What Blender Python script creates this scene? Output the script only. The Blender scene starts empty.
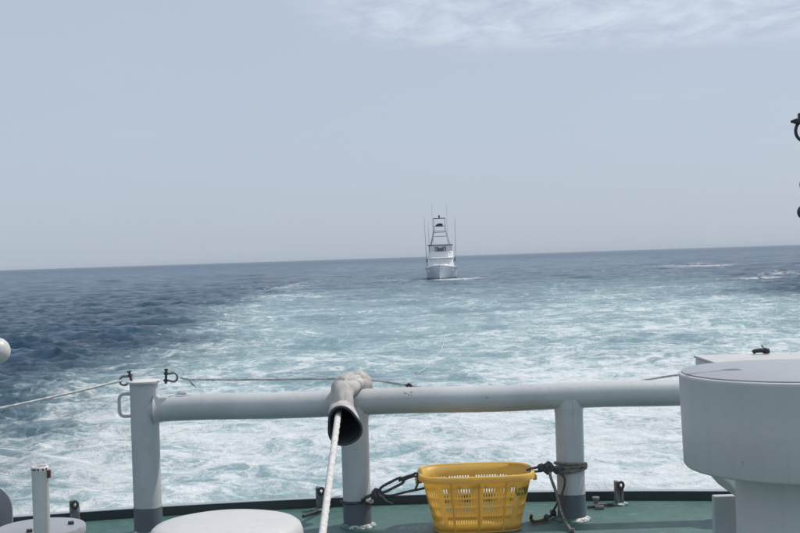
import bpy, math, random
import numpy as np
from mathutils import Matrix, Vector
random.seed(7)
rng = np.random.default_rng(11)
PI = math.pi
R = math.radians
scene = bpy.context.scene
C = scene.collection

# ---------------------------------------------------------------- camera
ZD = 1.80                 # deck above the water
CAM = Vector((0, 0, ZD + 1.71))
F = 1200.0                # focal length in photo pixels (800 wide)
ROT = Matrix.Rotation(R(90 - 0.4536), 3, 'X') @ Matrix.Rotation(R(-1.826), 3, 'Z')
cam_d = bpy.data.cameras.new('camera'); cam = bpy.data.objects.new('camera', cam_d); C.objects.link(cam)
cam.matrix_world = Matrix.Translation(CAM) @ ROT.to_4x4()
cam_d.sensor_width = 36; cam_d.lens = 36 * F / 800
cam_d.clip_start = 0.05; cam_d.clip_end = 60000
scene.camera = cam

# ---------------------------------------------------------------- sky and sun
SUN_EL, SUN_AZ = R(56), R(64)      # azimuth measured from straight astern (+Y) to the right (+X)
w = bpy.data.worlds.new('World'); scene.world = w; w.use_nodes = True
nt = w.node_tree; nt.nodes.clear()
def N(nt, t, **k):
    n = nt.nodes.new(t)
    for a, b in k.items(): setattr(n, a, b)
    return n
def L(nt, a, b): nt.links.new(a, b)
out = N(nt, 'ShaderNodeOutputWorld'); bg = N(nt, 'ShaderNodeBackground')
sky = N(nt, 'ShaderNodeTexSky', sky_type='NISHITA', sun_disc=False, sun_elevation=SUN_EL, sun_rotation=SUN_AZ,
        altitude=0, air_density=1.0, dust_density=1.6, ozone_density=2.5)
hs = N(nt, 'ShaderNodeHueSaturation'); hs.inputs['Saturation'].default_value = 0.8
L(nt, sky.outputs[0], hs.inputs['Color'])
# thin high cloud sheet, laid out on a plane far above the sea
geo = N(nt, 'ShaderNodeNewGeometry'); sep = N(nt, 'ShaderNodeSeparateXYZ')
L(nt, geo.outputs['Incoming'], sep.inputs[0])
def M2(nt, op, a, b=None, c=None, clamp=False):
    n = N(nt, 'ShaderNodeMath', operation=op, use_clamp=clamp)
    for i, v in enumerate((a, b, c)):
        if v is None: continue
        if isinstance(v, (int, float)): n.inputs[i].default_value = v
        else: L(nt, v, n.inputs[i])
    return n.outputs[0]
zz = M2(nt, 'MAXIMUM', M2(nt, 'MULTIPLY', sep.outputs[2], -1), 0.02)
px = M2(nt, 'DIVIDE', M2(nt, 'MULTIPLY', sep.outputs[0], -1), zz)
py = M2(nt, 'DIVIDE', M2(nt, 'MULTIPLY', sep.outputs[1], -1), zz)
cmb = N(nt, 'ShaderNodeCombineXYZ'); L(nt, px, cmb.inputs[0]); L(nt, M2(nt, 'MULTIPLY', py, 0.5), cmb.inputs[1])
cn = N(nt, 'ShaderNodeTexNoise'); cn.inputs['Scale'].default_value = 4.2; cn.inputs['Detail'].default_value = 9
cn.inputs['Roughness'].default_value = 0.62; cn.inputs['Distortion'].default_value = 0.5
L(nt, cmb.outputs[0], cn.inputs['Vector'])
cm = N(nt, 'ShaderNodeTexNoise'); cm.inputs['Scale'].default_value = 0.45; cm.inputs['Detail'].default_value = 3
L(nt, cmb.outputs[0], cm.inputs['Vector'])
def RMP(nt, v, a, b, lo=0.0, hi=1.0):
    n = N(nt, 'ShaderNodeMapRange', interpolation_type='SMOOTHSTEP')
    L(nt, v, n.inputs[0])
    for i, q in enumerate((a, b, lo, hi)): n.inputs[i + 1].default_value = q
    return n.outputs[0]
# the sheet's near edge lies some five heights off, running away to the right
edge = M2(nt, 'SUBTRACT', 5.65, M2(nt, 'SUBTRACT', py, M2(nt, 'MULTIPLY', px, 0.25)))
edge = M2(nt, 'ADD', edge, M2(nt, 'MULTIPLY', M2(nt, 'SUBTRACT', cm.outputs[0], 0.5), 2.0))
sheet = RMP(nt, edge, -0.25, 0.55)
side = RMP(nt, px, -0.5, 0.05)
wisps = M2(nt, 'MULTIPLY', RMP(nt, cn.outputs[0], 0.30, 0.70), M2(nt, 'MULTIPLY', sheet, side))
# faint streaks lower down
cs = N(nt, 'ShaderNodeTexNoise'); cs.inputs['Scale'].default_value = 0.8; cs.inputs['Detail'].default_value = 6
L(nt, cmb.outputs[0], cs.inputs['Vector'])
streak = M2(nt, 'MULTIPLY', RMP(nt, cs.outputs[0], 0.56, 0.78), 0.09)
cf = M2(nt, 'ADD', M2(nt, 'MULTIPLY', wisps, 0.85), streak, clamp=True)
mixc = N(nt, 'ShaderNodeMix', data_type='RGBA'); L(nt, cf, mixc.inputs[0])
L(nt, hs.outputs[0], mixc.inputs[6]); mixc.inputs[7].default_value = (13.0, 13.2, 13.5, 1)
SKY_MIX = mixc
# one even haze veil over the whole sky
veil = N(nt, 'ShaderNodeMix', data_type='RGBA'); veil.inputs[0].default_value = 0.8
L(nt, mixc.outputs[2], veil.inputs[6]); veil.inputs[7].default_value = (4.6, 5.28, 6.35, 1)
L(nt, veil.outputs[2], bg.inputs[0]); bg.inputs[1].default_value = 0.098
L(nt, bg.outputs[0], out.inputs[0])
sl = bpy.data.lights.new('sun', 'SUN'); sl.energy = 2.7; sl.angle = R(0.6); sl.color = (1.0, 0.95, 0.87)
sun = bpy.data.objects.new('sun', sl); C.objects.link(sun)
sdir = Vector((math.cos(SUN_EL) * math.sin(SUN_AZ), math.cos(SUN_EL) * math.cos(SUN_AZ), math.sin(SUN_EL)))
sun.rotation_euler = sdir.to_track_quat('Z', 'Y').to_euler(); sun.location = (0, 0, 50)
scene.view_settings.view_transform = 'Standard'; scene.view_settings.look = 'None'
scene.view_settings.exposure = 0.16; scene.view_settings.gamma = 1
scene.render.engine = 'CYCLES'
scene.cycles.max_bounces = 8; scene.cycles.volume_bounces = 0
scene.cycles.use_denoising = True
scene.cycles.volume_step_rate = 1

# ---------------------------------------------------------------- place helpers
def ray(x, y):
    return ROT @ Vector(((x - 400) / F, -(y - 266.5) / F, -1))
def atY(x, y, Y):          # the point of the sight line that lies Y metres astern
    d = ray(x, y); return CAM + d * (Y / d.y)
def atZ(x, y, z):
    d = ray(x, y); return CAM + d * ((z - CAM.z) / d.z)

# ---------------------------------------------------------------- mesh helpers
class MB:
    def __init__(s): s.v = []; s.f = []; s.m = []; s.mi = 0
    def add(s, vs, fs):
        o = len(s.v); s.v += [tuple(p) for p in vs]; s.f += [tuple(i + o for i in f) for f in fs]; s.m += [s.mi] * len(fs); return s
    def box(s, c, d, rz=0, taper=1.0):
        c = Vector(c); vs = []
        for z in (-1, 1):
            k = taper if z > 0 else 1
            for x, y in ((-1, -1), (1, -1), (1, 1), (-1, 1)):
                p = Vector((x * d[0] / 2 * k, y * d[1] / 2 * k, z * d[2] / 2)); p.rotate(Matrix.Rotation(rz, 3, 'Z')); vs.append(c + p)
        return s.add(vs, [(3, 2, 1, 0), (4, 5, 6, 7), (0, 1, 5, 4), (1, 2, 6, 5), (2, 3, 7, 6), (3, 0, 4, 7)])
    def lathe(s, prof, c=(0, 0, 0), n=48, axis=None):
        c = Vector(c); q = Vector((0, 0, 1)).rotation_difference(Vector(axis)) if axis is not None else None
        vs = []; fs = []
        for r, z in prof:
            for i in range(n):
                a = 2 * PI * i / n; p = Vector((r * math.cos(a), r * math.sin(a), z))
                if q: p.rotate(q)
                vs.append(c + p)
        for j in range(len(prof) - 1):
            for i in range(n):
                k = (i + 1) % n; fs.append((j * n + i, j * n + k, (j + 1) * n + k, (j + 1) * n + i))
        if prof[0][0] > 1e-6: fs.append(tuple(reversed(range(n))))
        if prof[-1][0] > 1e-6: fs.append(tuple(range((len(prof) - 1) * n, len(prof) * n)))
        return s.add(vs, fs)
    def tube(s, pts, r, n=10, cap=True, rf=None):
        pts = [Vector(p) for p in pts]; m = len(pts)
        rs = r if isinstance(r, (list, tuple)) else [r] * m
        t0 = (pts[1] - pts[0]).normalized()
        up = Vector((0, 0, 1)) if abs(t0.z) < 0.9 else Vector((0, 1, 0))
        nrm = (up - t0 * up.dot(t0)).normalized(); vs = []; fs = []; dist = 0
        for j in range(m):
            t = (pts[min(j + 1, m - 1)] - pts[max(j - 1, 0)]).normalized()
            nrm = (nrm - t * nrm.dot(t)).normalized(); b = t.cross(nrm)
            if j: dist += (pts[j] - pts[j - 1]).length
            for i in range(n):
                a = 2 * PI * i / n
                rr = rs[j] * (rf(a, dist, j) if rf else 1)
                vs.append(pts[j] + nrm * (rr * math.cos(a)) + b * (rr * math.sin(a)))
        for j in range(m - 1):
            for i in range(n):
                k = (i + 1) % n; fs.append((j * n + i, j * n + k, (j + 1) * n + k, (j + 1) * n + i))
        if cap: fs.append(tuple(reversed(range(n)))); fs.append(tuple(range((m - 1) * n, m * n)))
        return s.add(vs, fs)
    def ring(s, c, rx, ry, r, u, v, n=28, k=8):
        c, u, v = Vector(c), Vector(u).normalized(), Vector(v).normalized()
        wv = u.cross(v); vs = []; fs = []
        for i in range(n):
            a = 2 * PI * i / n; p = c + u * (rx * math.cos(a)) + v * (ry * math.sin(a)); o = (u * math.cos(a) + v * math.sin(a)).normalized()
            for j in range(k):
                b = 2 * PI * j / k; vs.append(p + o * (r * math.cos(b)) + wv * (r * math.sin(b)))
        for i in range(n):
            for j in range(k):
                i2, j2 = (i + 1) % n, (j + 1) % k
                fs.append((i * k + j, i2 * k + j, i2 * k + j2, i * k + j2))
        return s.add(vs, fs)
    def prism(s, poly, depth, o, u, v):      # polygon in the plane u,v extruded along u x v
        o, u, v = Vector(o), Vector(u), Vector(v); wv = u.cross(v).normalized(); n = len(poly)
        vs = [o + u * a + v * b - wv * (depth / 2) for a, b in poly] + [o + u * a + v * b + wv * (depth / 2) for a, b in poly]
        fs = [tuple(reversed(range(n))), tuple(range(n, 2 * n))] + [(i, (i + 1) % n, n + (i + 1) % n, n + i) for i in range(n)]
        return s.add(vs, fs)
    def build(s, name, mat, parent=None, smooth=True, bevel=0, mats=None, angle=40):
        me = bpy.data.meshes.new(name); me.from_pydata(s.v, [], s.f); me.validate()
        for m_ in (mats or [mat]): me.materials.append(m_)
        if mats: me.polygons.foreach_set('material_index', s.m)
        o = bpy.data.objects.new(name, me); C.objects.link(o)
        if parent is not None:
            o.parent = parent; o.matrix_parent_inverse = parent.matrix_world.inverted()
        if bevel:
            b = o.modifiers.new('bevel', 'BEVEL'); b.width = bevel; b.segments = 2; b.limit_method = 'ANGLE'; b.angle_limit = R(35)
        if smooth:
            me.polygons.foreach_set('use_smooth', [True] * len(me.polygons))
            me.set_sharp_from_angle(angle=R(angle))
        return o
def tag(o, label=None, cat=None, group=None, kind=None):
    if label: o['label'] = label
    if cat: o['category'] = cat
    if group: o['group'] = group
    if kind: o['kind'] = kind
    return o
def empty(name, loc, label, cat, group=None, rz=0):
    o = bpy.data.objects.new(name, None); C.objects.link(o); o.empty_display_size = 0.2
    o.matrix_world = Matrix.Translation(Vector(loc)) @ Matrix.Rotation(rz, 4, 'Z'); o.location = loc; o.rotation_euler = (0, 0, rz)
    bpy.context.view_layer.update()
    return tag(o, label, cat, group)
def spline(pts, k=8, closed=False):
    pts = [Vector(p) for p in pts]; n = len(pts); res = []
    for i in range(n - 1):
        p0, p1, p2, p3 = pts[max(i - 1, 0)], pts[i], pts[i + 1], pts[min(i + 2, n - 1)]
        for j in range(k):
            t = j / k
            res.append(0.5 * ((2 * p1) + (p2 - p0) * t + (2 * p0 - 5 * p1 + 4 * p2 - p3) * t * t + (3 * p1 - p0 - 3 * p2 + p3) * t ** 3))
    res.append(pts[-1]); return res
def lay(a=3, tw=60, dep=0.13):               # laid rope: strands winding round
    return lambda ang, s, j: 1 - dep + dep * abs(math.cos(0.5 * a * ang + s * tw)) * 1.6

# ---------------------------------------------------------------- materials
def mat(name): 
    m = bpy.data.materials.new(name); m.use_nodes = True; n = m.node_tree
    return m, n, n.nodes['Principled BSDF']
def noise(n, scale, detail=5, rough=0.55, vec=None, dist=0):
    t = N(n, 'ShaderNodeTexNoise'); t.inputs['Scale'].default_value = scale; t.inputs['Detail'].default_value = detail
    t.inputs['Roughness'].default_value = rough; t.inputs['Distortion'].default_value = dist
    if vec is not None: L(n, vec, t.inputs['Vector'])
    return t.outputs[0]
def objc(n):
    return N(n, 'ShaderNodeTexCoord').outputs['Object']
def mixcol(n, f, a, b):
    m = N(n, 'ShaderNodeMix', data_type='RGBA')
    for i, q in ((0, f), (6, a), (7, b)):
        if isinstance(q, (int, float)): m.inputs[i].default_value = q
        elif isinstance(q, tuple): m.inputs[i].default_value = (*q, 1)
        else: L(n, q, m.inputs[i])
    return m.outputs[2]
def bump(n, p, h, strength, dist):
    b = N(n, 'ShaderNodeBump'); b.inputs['Strength'].default_value = strength; b.inputs['Distance'].default_value = dist
    L(n, h, b.inputs['Height']); L(n, b.outputs[0], p.inputs['Normal']); return b
def paint(name, col, rough=0.42, dirt=(0.30, 0.28, 0.25), rust=0.0, var=0.25, bumpd=0.002):
    """Ship's paint: uneven gloss, grime, chips down to rust."""
    m, n, p = mat(name); v = objc(n)
    big = noise(n, 2.3, 6, 0.6, v); fine = noise(n, 38, 6, 0.6, v)
    c = mixcol(n, RMP(n, big, 0.35, 0.75, 0, var), col, dirt)
    c = mixcol(n, RMP(n, fine, 0.5, 0.8, 0, var * 0.7), c, tuple(x * 0.72 for x in col))
    # runs of dirt down the sides
    mp = N(n, 'ShaderNodeMapping'); mp.inputs['Scale'].default_value = (26, 26, 1.2); L(n, v, mp.inputs[0])
    st = noise(n, 1, 4, 0.6, mp.outputs[0])
    c = mixcol(n, RMP(n, st, 0.55, 0.8, 0, var * 0.8), c, dirt)
    if rust:
        ch = noise(n, 9, 9, 0.7, v, 0.4)
        f = RMP(n, ch, 0.70 - rust * 0.1, 0.73 - rust * 0.1)
        c = mixcol(n, f, c, (0.10, 0.045, 0.022))
    L(n, c, p.inputs['Base Color'])
    L(n, RMP(n, big, 0.2, 0.8, rough - 0.1, rough + 0.15), p.inputs['Roughness'])
    bump(n, p, noise(n, 55, 5, 0.6, v), 0.35, bumpd)
    return m
def metal(name, col, rough=0.5, metallic=0.6, rust=0.3):
    m, n, p = mat(name); v = objc(n)
    f = RMP(n, noise(n, 30, 7, 0.65, v), 0.5 - rust * 0.2, 0.72)
    L(n, mixcol(n, f, col, (0.11, 0.05, 0.026)), p.inputs['Base Color'])
    p.inputs['Metallic'].default_value = metallic; p.inputs['Roughness'].default_value = rough
    bump(n, p, noise(n, 90, 4, 0.6, v), 0.5, 0.002); return m
def rope_mat(name, col, dark):
    m, n, p = mat(name); v = objc(n)
    f = noise(n, 45, 5, 0.65, v)
    L(n, mixcol(n, RMP(n, f, 0.35, 0.7), col, dark), p.inputs['Base Color']); p.inputs['Roughness'].default_value = 0.85
    bump(n, p, noise(n, 220, 3, 0.6, v), 0.8, 0.004); return m

GREY = paint('grey_ship_paint', (0.52, 0.54, 0.545), 0.40, (0.27, 0.28, 0.28), rust=0.28, var=0.45)
BAND = paint('dark_grey_band_paint', (0.105, 0.125, 0.15), 0.45, (0.16, 0.16, 0.16), rust=0.2, var=0.4)
PALE = paint('pale_grey_paint', (0.63, 0.615, 0.60), 0.42, (0.46, 0.44, 0.41), rust=0.1, var=0.4)
WHITE = paint('white_ship_paint', (0.57, 0.565, 0.56), 0.36, (0.40, 0.38, 0.35), rust=0.15, var=0.5)
WORN = paint('worn_white_paint', (0.78, 0.75, 0.73), 0.5, (0.42, 0.38, 0.34), rust=0.35, var=0.4)
DISC = paint('mid_grey_paint', (0.30, 0.31, 0.335), 0.42, (0.2, 0.2, 0.2), rust=0.35, var=0.4)
TOPG = paint('blue_grey_drum_top', (0.35, 0.37, 0.41), 0.5, (0.28, 0.28, 0.28), rust=0.2, var=0.5)
COAM = paint('shaded_edge_paint', (0.028, 0.042, 0.045), 0.5, (0.08, 0.09, 0.09), rust=0.3, var=0.4)  # coaming: the shade on its inner face is put into this dark colour
HULLG = paint('hull_grey_paint', (0.33, 0.36, 0.40), 0.4, (0.2, 0.2, 0.2), rust=0.4, var=0.3)
STEEL = metal('galvanised_steel', (0.22, 0.23, 0.24), 0.5, 0.6, 0.2)
DARKST = metal('dark_weathered_steel', (0.06, 0.065, 0.07), 0.55, 0.5, 0.3)
RUSTY = metal('rusty_iron', (0.14, 0.055, 0.03), 0.8, 0.1, 0.9)
BLACKP, _n, _p = mat('black_rubber'); _p.inputs['Base Color'].default_value = (0.018, 0.018, 0.02, 1); _p.inputs['Roughness'].default_value = 0.5
WIRE = rope_mat('grey_wire_rope', (0.44, 0.45, 0.46), (0.24, 0.24, 0.25))
WROPE = rope_mat('white_rope', (0.72, 0.71, 0.69), (0.50, 0.48, 0.46))
DROPE = rope_mat('dark_rope', (0.10, 0.10, 0.105), (0.045, 0.045, 0.05))
TROPE = rope_mat('tan_grey_rope', (0.24, 0.22, 0.20), (0.10, 0.095, 0.09))

def canvas():
    m, n, p = mat('cream_canvas'); v = objc(n)
    c = mixcol(n, RMP(n, noise(n, 9, 6, 0.6, v), 0.35, 0.7), (0.55, 0.52, 0.50), (0.36, 0.335, 0.32))
    L(n, c, p.inputs['Base Color']); p.inputs['Roughness'].default_value = 0.9
    bump(n, p, noise(n, 110, 5, 0.7, v), 0.8, 0.005); return m
CANVAS = canvas()
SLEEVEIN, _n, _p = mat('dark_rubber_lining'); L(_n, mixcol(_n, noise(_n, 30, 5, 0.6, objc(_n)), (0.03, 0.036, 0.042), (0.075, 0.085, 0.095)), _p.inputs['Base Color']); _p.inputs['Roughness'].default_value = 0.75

def deck_mat():
    m, n, p = mat('green_deck_paint'); v = objc(n)
    a = noise(n, 1.1, 6, 0.65, v); b = noise(n, 14, 7, 0.7, v)
    c = mixcol(n, RMP(n, a, 0.3, 0.72), (0.042, 0.112, 0.100), (0.062, 0.140, 0.126))
    c = mixcol(n, RMP(n, b, 0.50, 0.74, 0, 0.7), c, (0.14, 0.20, 0.19))
    c = mixcol(n, RMP(n, noise(n, 3.3, 8, 0.7, v, 0.6), 0.5, 0.7, 0, 0.55), c, (0.03, 0.07, 0.065))
    mp = N(n, 'ShaderNodeMapping'); mp.inputs['Scale'].default_value = (2.2, 30, 1); mp.inputs['Rotation'].default_value = (0, 0, 0.5); L(n, v, mp.inputs[0])
    sc = noise(n, 1.5, 5, 0.6, mp.outputs[0])
    c = mixcol(n, RMP(n, sc, 0.66, 0.72, 0, 0.4), c, (0.2, 0.27, 0.255))
    r = noise(n, 6, 8, 0.75, v, 0.5)
    c = mixcol(n, RMP(n, r, 0.70, 0.74, 0, 0.7), c, (0.09, 0.07, 0.05))
    L(n, c, p.inputs['Base Color']); L(n, RMP(n, a, 0.3, 0.7, 0.34, 0.6), p.inputs['Roughness'])
    bump(n, p, noise(n, 120, 4, 0.6, v), 0.8, 0.006); return m
DECK = deck_mat()
FOOT, _n, _p = mat('flaking_foot_paint'); _v = objc(_n)
_c = mixcol(_n, RMP(_n, noise(_n, 9, 6, .65, _v, .4), .50, .56), (0.075, 0.15, 0.135), (0.55, 0.55, 0.54))
_c = mixcol(_n, RMP(_n, noise(_n, 22, 6, .65, _v), .58, .64), _c, (0.09, 0.05, 0.03)); L(_n, _c, _p.inputs['Base Color']); _p.inputs['Roughness'].default_value = .6

def plastic():
    m, n, p = mat('yellow_basket_plastic'); v = objc(n)
    sp = N(n, 'ShaderNodeSeparateXYZ'); L(n, v, sp.inputs[0])
    g = noise(n, 7, 6, 0.65, v)
    c = mixcol(n, RMP(n, g, 0.35, 0.72, 0, 0.75), (0.95, 0.735, 0.20), (0.86, 0.665, 0.26))
    # worn green painted marks on the side that faces forward
    def rect(x0, x1, z0, z1, e):
        a = M2(n, 'MULTIPLY', RMP(n, sp.outputs[0], x0 - e, x0 + e), RMP(n, sp.outputs[0], x1 + e, x1 - e))
        b = M2(n, 'MULTIPLY', RMP(n, sp.outputs[2], z0 - e, z0 + e), RMP(n, sp.outputs[2], z1 + e, z1 - e))
        return M2(n, 'MULTIPLY', M2(n, 'MULTIPLY', a, b), RMP(n, sp.outputs[1], 0.02, -0.02))
    st = N(n, 'ShaderNodeTexNoise'); st.inputs['Scale'].default_value = 1; st.inputs['Detail'].default_value = 2
    mp = N(n, 'ShaderNodeMapping'); mp.inputs['Scale'].default_value = (95, 30, 38); L(n, v, mp.inputs[0]); L(n, mp.outputs[0], st.inputs['Vector'])
    mk = M2(n, 'MULTIPLY', rect(0.225, 0.315, 0.225, 0.275, 0.006), RMP(n, st.outputs[0], 0.36, 0.5))
    c = mixcol(n, M2(n, 'MULTIPLY', mk, 0.9), c, (0.03, 0.20, 0.10))
    mk2 = M2(n, 'MULTIPLY', rect(-0.13, 0.15, 0.285, 0.312, 0.012), RMP(n, g, 0.4, 0.6))
    c = mixcol(n, M2(n, 'MULTIPLY', mk2, 0.45), c, (0.10, 0.22, 0.08))
    L(n, c, p.inputs['Base Color']); p.inputs['Roughness'].default_value = 0.42
    tr = N(n, 'ShaderNodeBsdfTranslucent'); L(n, mixcol(n, 0.35, c, (0.95, 0.58, 0.11)), tr.inputs[0])
    mx = N(n, 'ShaderNodeMixShader'); mx.inputs[0].default_value = 0.5
    L(n, p.outputs[0], mx.inputs[1]); L(n, tr.outputs[0], mx.inputs[2]); L(n, mx.outputs[0], n.nodes['Material Output'].inputs[0])
    bump(n, p, noise(n, 60, 4, 0.6, v), 0.3, 0.002); return m
YELLOW = plastic()

# ---------------------------------------------------------------- the sea
def smooth(a, b, x):
    t = np.clip((x - a) / (b - a), 0, 1); return t * t * (3 - 2 * t)
BOATP = atZ(443.5, 279.8, 0.0); BOATX, BOATY = BOATP.x, BOATP.y
def build_sea():
    fan = np.concatenate([np.linspace(-180, -34, 46, endpoint=False), np.linspace(-34, 34, 801), np.linspace(34, 180, 47)[1:-1]])
    th = np.radians(fan)
    r1 = [2.0]
    while r1[-1] < 10.5: r1.append(r1[-1] * 1.05)
    while r1[-1] < 330: r1.append(r1[-1] * 1.0042)
    while r1[-1] < 900: r1.append(r1[-1] + 1.4 + 1.6 * (r1[-1] - 330) / 570)
    while r1[-1] < 9000: r1.append(r1[-1] * (1.0042 + min(0.02, 0.0042 * math.log(r1[-1] / 330))))
    r = np.array(r1); nr, na = len(r), len(th)
    rr, tt = np.meshgrid(r, th, indexing='ij')
    X = rr * np.sin(tt); Y = rr * np.cos(tt)
    cell = np.gradient(r)[:, None] * np.ones_like(X)
    wide = np.gradient(th)[None, :] * rr
    # wake of the ship: two edges that spread astern, the right one faster
    wob = 1.6 * np.sin(Y * 0.11 + 1.0) + 1.1 * np.sin(Y * 0.23 + 2.1) + 2.0 * np.sin(Y * 0.041 + 0.4)
    Le = -(8.3 + 0.052 * Y) + 0.5 * wob; Re = 13 + 0.165 * Y + 0.9 * wob
    inside = smooth(Le - 4.5, Le + 5.5, X) * (1 - smooth(Re - 4, Re + 8, X)) * smooth(0, 6, Y)
    fade = 1 - 0.85 * smooth(55, 190, Y); fade2 = 1 - smooth(250, 900, Y)
    wake = inside * fade * fade2
    le_line = np.exp(-((X - Le - 1.5) / 2.8) ** 2) * smooth(8, 16, Y) * (1 - smooth(120, 230, Y))
    right = smooth(-0.02, 0.16, X / np.maximum(Y, 1)) * inside * (1 - smooth(45, 140, Y))
    near = inside * (1 - smooth(22, 48, Y))
    foam = inside * (0.33 - 0.13 * smooth(26, 58, Y) - 0.11 * smooth(65, 140, Y)) * fade2 + 0.17 * le_line * (1 - .5 * smooth(50, 120, Y)) + 0.17 * right + 0.15 * near
    # wash of the breaking bow waves far out on the right
    def blob(x, y, sx, sy, a): return a * np.exp(-((X - x) / sx) ** 2 - ((Y - y) / sy) ** 2)
    foam = foam + blob(57, 230, 7, 16, .62) + blob(66, 262, 5, 12, .5) + blob(40, 128, 4.5, 6, .55) + blob(46, 142, 6, 5, .5) + blob(-17, 165, 6, 20, .25) + blob(-12, 118, 4, 10, .3)
    foam = foam + blob(BOATX, BOATY - 1, 4.5, 5, .5) + blob(BOATX - 5, BOATY + 6, 3, 6, .35) + blob(BOATX + 5, BOATY + 6, 3, 6, .35)
    foam = foam + 0.05
    # waves
    Z = np.zeros_like(X); DX = np.zeros_like(X); DY = np.zeros_like(X)
    nw = 150; lam = np.exp(np.linspace(math.log(0.5), math.log(22), nw))
    for l in lam:
        k = 2 * PI / l
        ang = R(250) + rng.normal(0, 0.62)
        amp = 0.0165 * l / (1 + (l / 1.8) ** 2.0) + 0.0017 * l * math.exp(-(math.log(l / 9) / 0.55) ** 2)
        ph = rng.uniform(0, 2 * PI); kx, ky = k * math.cos(ang), k * math.sin(ang)
        s = cell * abs(math.sin(ang)) + wide * abs(math.cos(ang))
        wgt = smooth(2.0, 4.0, l / np.maximum(s, 1e-6)) * amp
        wgt = wgt * (1 - (0.68 if l < 4 else 0.25) * wake)
        p = kx * X + ky * Y + ph
        sn, cs = np.sin(p), np.cos(p)
        Z += wgt * cs; DX -= wgt * math.cos(ang) * sn * 0.8; DY -= wgt * math.sin(ang) * sn * 0.8
    hgt = Z.copy()
    # white horses on the highest crests
    foam = foam + 0.22 * smooth(0.30, 0.5, hgt) * (1 - smooth(150, 400, rr))
    foam = foam + wake * 0.20 * np.clip(hgt, -0.25, 0.3)
    V = np.stack([X + DX, Y + DY, Z], -1).reshape(-1, 3).astype(np.float32)
    i = np.arange(nr - 1)[:, None] * na + np.arange(na - 1)[None, :]
    q = np.stack([i, i + na, i + na + 1, i + 1], -1).reshape(-1, 4).astype(np.int32)   # normals up
    q = q[:, ::-1]
    me = bpy.data.meshes.new('sea'); nf = len(q)
    me.vertices.add(len(V)); me.vertices.foreach_set('co', V.ravel())
    me.loops.add(nf * 4); me.loops.foreach_set('vertex_index', np.ascontiguousarray(q).ravel())
    me.polygons.add(nf); me.polygons.foreach_set('loop_start', np.arange(0, nf * 4, 4, dtype=np.int32))
    me.polygons.foreach_set('loop_total', np.full(nf, 4, np.int32))
    me.update(calc_edges=True); me.polygons.foreach_set('use_smooth', np.ones(nf, bool))
    for nm, arr in (('wake', wake), ('foam', foam), ('crest', hgt)):
        a = me.attributes.new(nm, 'FLOAT', 'POINT'); a.data.foreach_set('value', arr.ravel().astype(np.float32))
    o = bpy.data.objects.new('sea', me); C.objects.link(o)
    if me.polygons[0].normal.z < 0: me.flip_normals()
    return o

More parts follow.
